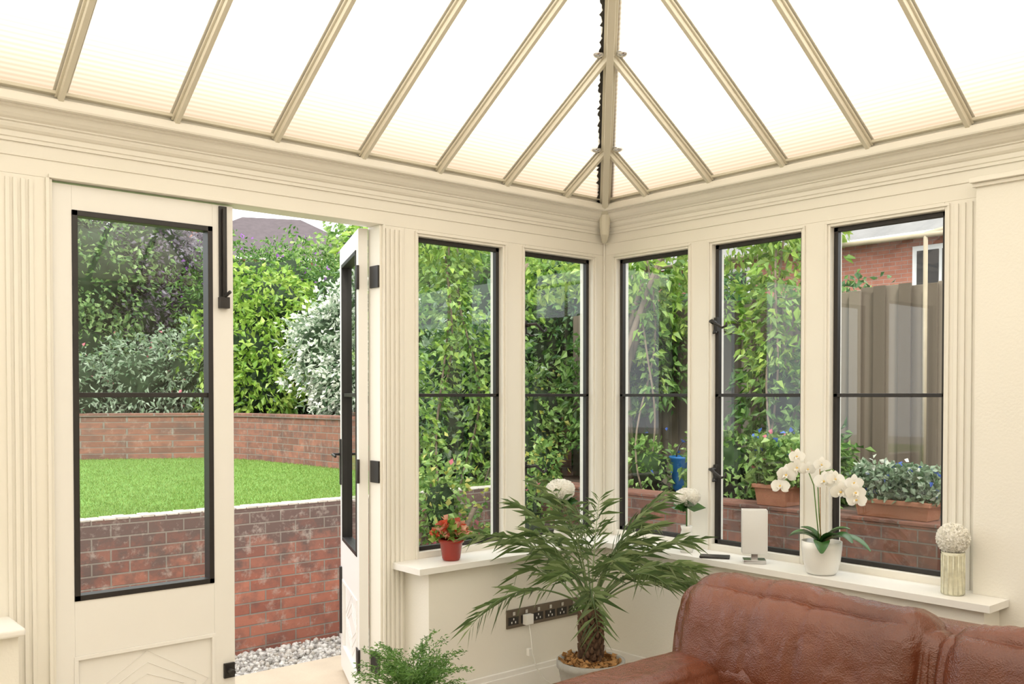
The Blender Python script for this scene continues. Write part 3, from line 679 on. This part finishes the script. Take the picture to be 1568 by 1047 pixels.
shrub('rose_bush',[(1.55,2.5,1.25,.45),(1.35,2.2,.98,(.35,.22,.38))],'bright',6000,.06,.32,extra=(('yellow',.10,.05),),ground=.75)
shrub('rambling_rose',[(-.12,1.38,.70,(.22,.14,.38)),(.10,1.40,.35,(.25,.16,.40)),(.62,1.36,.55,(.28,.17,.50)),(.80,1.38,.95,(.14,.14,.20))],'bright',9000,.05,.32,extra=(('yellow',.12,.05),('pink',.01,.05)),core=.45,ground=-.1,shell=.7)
def climber(name,stems,key,n=700,size=.07,w=.34,spread=.09,lo=0.0,hi='lime'):
    m=MB(); LC=[];LA=[]
    for (x,y,z0_,z1_,dx,dy) in stems:
        for q in range(2):
            pts=[];ph=random.random()*6; am=random.uniform(.04,.10)
            for k in range(18):
                t_=k/17; pts.append((x+dx*t_*t_+am*math.sin(t_*7+ph),y+dy*t_*t_+am*math.cos(t_*6+ph),z0_+(z1_-z0_)*t_))
            m.tube(pts,.008,WOODB,n=5)
            for k in range(n//2):
                t_=lo+(1-lo)*random.random()**.8; i=min(16,int(t_*17)); p=Vector(pts[i]).lerp(Vector(pts[i+1]),random.random())
                r=spread*(.6+1.3*t_)*abs(random.gauss(0,1)); a=random.random()*6.28
                base=(p.x+r*math.cos(a),p.y+r*math.sin(a)*.8,p.z+random.uniform(-.05,.03))
                for j in range(3):
                    LC.append((base[0]+random.gauss(0,.018),base[1]+random.gauss(0,.018),base[2]+random.gauss(0,.018))); LA.append((math.cos(a)+random.gauss(0,.5),math.sin(a)+random.gauss(0,.5),random.uniform(-.9,.4)))
    h=len(LC)*2//3; ix=list(range(len(LC))); random.shuffle(ix); LC=[LC[i] for i in ix]; LA=[LA[i] for i in ix]
    m.leaves(LC[:h],LA[:h],size*R.uniform(.6,1.25,h),w,LM[key],droop=.25); m.leaves(LC[h:],LA[h:],size*R.uniform(.6,1.25,len(LC)-h),w,LM[hi],droop=.25); return m.done(name)
climber('climbing_rose',[(.32,1.98,.76,2.75,.1,0),(.08,2.0,.76,2.2,-.15,0),(.80,1.98,.76,2.5,.3,-.1),(.62,2.0,.76,2.6,-.1,0)],'bright',300,.055,spread=.09)
shrub('rose_canopy',[(.35,2.0,2.60,(.40,.2,.18)),(-.15,2.1,2.50,(.28,.2,.16)),(1.3,1.8,2.45,(.32,.2,.22))],'lime',7500,.065,.3,core=0,ground=.75,trunk=False)
climber('wisteria',[(1.45,.95,.76,2.6,.1,.1),(1.62,.02,.76,2.6,.05,-.05),(1.6,1.5,.76,2.6,0,-.2)],'bright',150,.075,.24,spread=.11,lo=.3)
shrub('wisteria_canopy',[(1.5,1.15,2.46,(.40,.48,.30)),(1.75,.45,2.62,(.4,.45,.22)),(1.8,-.05,2.60,(.25,.38,.18)),(1.72,.05,1.92,(.14,.26,.40)),(1.65,1.3,2.05,(.2,.35,.35)),(1.7,.65,2.15,(.15,.3,.25))],'lime',6000,.075,.26,core=0,ground=.74)
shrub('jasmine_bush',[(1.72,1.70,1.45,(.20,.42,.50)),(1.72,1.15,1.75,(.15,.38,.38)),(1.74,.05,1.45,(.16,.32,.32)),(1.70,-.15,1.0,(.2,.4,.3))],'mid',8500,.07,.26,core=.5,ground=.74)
def trough(name,cx,cy,lx,ly,h,z_,key,extra,size=.05,n=1200,tall=.16):
    m=MB()
    V=[(cx-lx/2+.015,cy-ly/2+.015,z_),(cx+lx/2-.015,cy-ly/2+.015,z_),(cx+lx/2-.015,cy+ly/2-.015,z_),(cx-lx/2+.015,cy+ly/2-.015,z_),(cx-lx/2,cy-ly/2,z_+h),(cx+lx/2,cy-ly/2,z_+h),(cx+lx/2,cy+ly/2,z_+h),(cx-lx/2,cy+ly/2,z_+h)]
    m.add(V,[(0,3,2,1),(4,5,6,7),(0,1,5,4),(1,2,6,5),(2,3,7,6),(3,0,4,7)],TERR)
    m.box(cx-lx/2-.01,cx+lx/2+.01,cy-ly/2-.01,cy+ly/2+.01,z_+h-.025,z_+h-.001,TERR)
    C_=np.stack([R.uniform(cx-lx/2,cx+lx/2,n),R.uniform(cy-ly/2-.04,cy+ly/2+.04,n),z_+h+R.random(n)**1.3*tall],1); A_=R.normal(size=(n,3))+[-.3,0,.3]
    m.leaves(C_,A_,size*R.uniform(.6,1.2,n),.34,LM[key])
    for k2,f in extra: i=R.integers(0,n,int(n*f)); m.leaves(C_[i]+[0,0,.03],A_[i],size*.8,.4,LM[k2])
    return m.done(name,.003)
trough('terracotta_planter',1.12,-1.13,.17,.42,.10,.786,'silver',(('blue',.02),('white',.05)),n=1800,tall=.18,size=.045)
trough('terracotta_planter',1.12,-.38,.19,.22,.13,.786,'bright',(('blue',.05),('pink',.03)),.055,1500,.28)
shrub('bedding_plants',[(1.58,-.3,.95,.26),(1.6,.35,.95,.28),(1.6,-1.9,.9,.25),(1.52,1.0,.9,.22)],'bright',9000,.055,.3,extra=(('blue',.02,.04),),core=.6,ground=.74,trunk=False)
BLUEM=mat('blue_plastic',(.02,.12,.32),.35)
m=MB(); m.lathe((1.62,.72,.741),[(0,0),(.08,0),(.10,.03),(.12,.24),(.13,.25),(.13,.265),(.11,.265),(.10,.05),(0,.05)],BLUEM,28)
m.tube([(1.62+.12*math.cos(a),.72,1.0+.12*math.sin(a)) for a in np.linspace(0,math.pi,10)],.006,BLACK,n=6); m.done('blue_bucket')
HB=brickmat('house_brick',(.50,.20,.13),(.43,.16,.10),(.40,.33,.29),(.32,.13,.09))
SLATE=mat('slate_roof',(.075,.058,.062),.8,var=.3,scale=5,bump=.5,bscale=12)
SLATE2=mat('grey_tile_roof',(.19,.185,.18),.8,var=.2,scale=5,bump=.5,bscale=12)
def house(name,c,ang,wx,wy,ze,zr,rm,chim=(),win=()):
    m=MB(); Mx=Matrix.Translation((c[0],c[1],0))@Matrix.Rotation(ang,4,'Z')
    m.xbox(Mx@Matrix.Translation((0,0,ze/2-.05)),wx,wy,ze+.1,HB)
    o=.35; hx,hy=wx/2+o,wy/2+o; rx=max(.01,hx-hy)
    V=[Mx@Vector(p) for p in((-hx,-hy,ze),(hx,-hy,ze),(hx,hy,ze),(-hx,hy,ze),(-rx,0,zr),(rx,0,zr))]
    m.add(V,[(0,1,5,4),(2,3,4,5),(1,2,5),(3,0,4),(3,2,1,0)],rm)
    m.xbox(Mx@Matrix.Translation((0,-hy,ze-.02)),2*hx,.1,.08,WHITE)
    for x,y in chim: m.xbox(Mx@Matrix.Translation((x,y,zr-.2)),.6,.6,1.8,HB); m.xbox(Mx@Matrix.Translation((x,y,zr+.75)),.7,.7,.12,TERR)
    for x,z_ in win:
        m.xbox(Mx@Matrix.Translation((x,-wy/2,z_)),.9,.08,1.0,WHITE); m.xbox(Mx@Matrix.Translation((x-.2,-wy/2-.03,z_)),.34,.06,.84,BLACK); m.xbox(Mx@Matrix.Translation((x+.2,-wy/2-.03,z_)),.34,.06,.84,BLACK)
    m.done(name)
house('distant_house',(11.2,27.0),math.radians(-25),7,5,5.9,7.7,SLATE,chim=((-2.6,0),),win=((-1,4.8),(1.5,4.8)))
house('brick_house',(13.2,3.4),math.radians(-90),11,5,3.95,5.9,SLATE2,win=((.35,3.3),(-3.6,3.3)))

# ---------------------------------------------------------------- LIGHT
wd=bpy.data.worlds.new('World'); scn.world=wd; wd.use_nodes=True; nt=wd.node_tree
bg=nt.nodes['Background']
g=N(nt,'ShaderNodeTexCoord'); s=N(nt,'ShaderNodeSeparateXYZ'); nt.links.new(g.outputs['Generated'],s.inputs[0])
r=ramp(nt,[((.93,.96,1.0),.0),((1.0,1.0,1.0),.6)],s.outputs[2]); nt.links.new(r.outputs[0],bg.inputs[0]); bg.inputs[1].default_value=1.9
sl=bpy.data.lights.new('sun','SUN'); sl.energy=2.4; sl.angle=math.radians(12); sl.color=(1,.96,.88)
so=bpy.data.objects.new('sun',sl); so.rotation_euler=(math.radians(42),math.radians(8),math.radians(-50)); so.location=(0,0,10); scn.collection.objects.link(so)

cam=bpy.data.cameras.new('camera'); co=bpy.data.objects.new('camera',cam); scn.collection.objects.link(co)
cam.lens=32.65; cam.sensor_width=36; cam.shift_y=.0678; cam.clip_start=.05; cam.clip_end=200
co.location=(-3.751,-3.602,EYE); co.rotation_euler=(math.radians(89),0,math.radians(-40.5)); scn.camera=co
print('done')
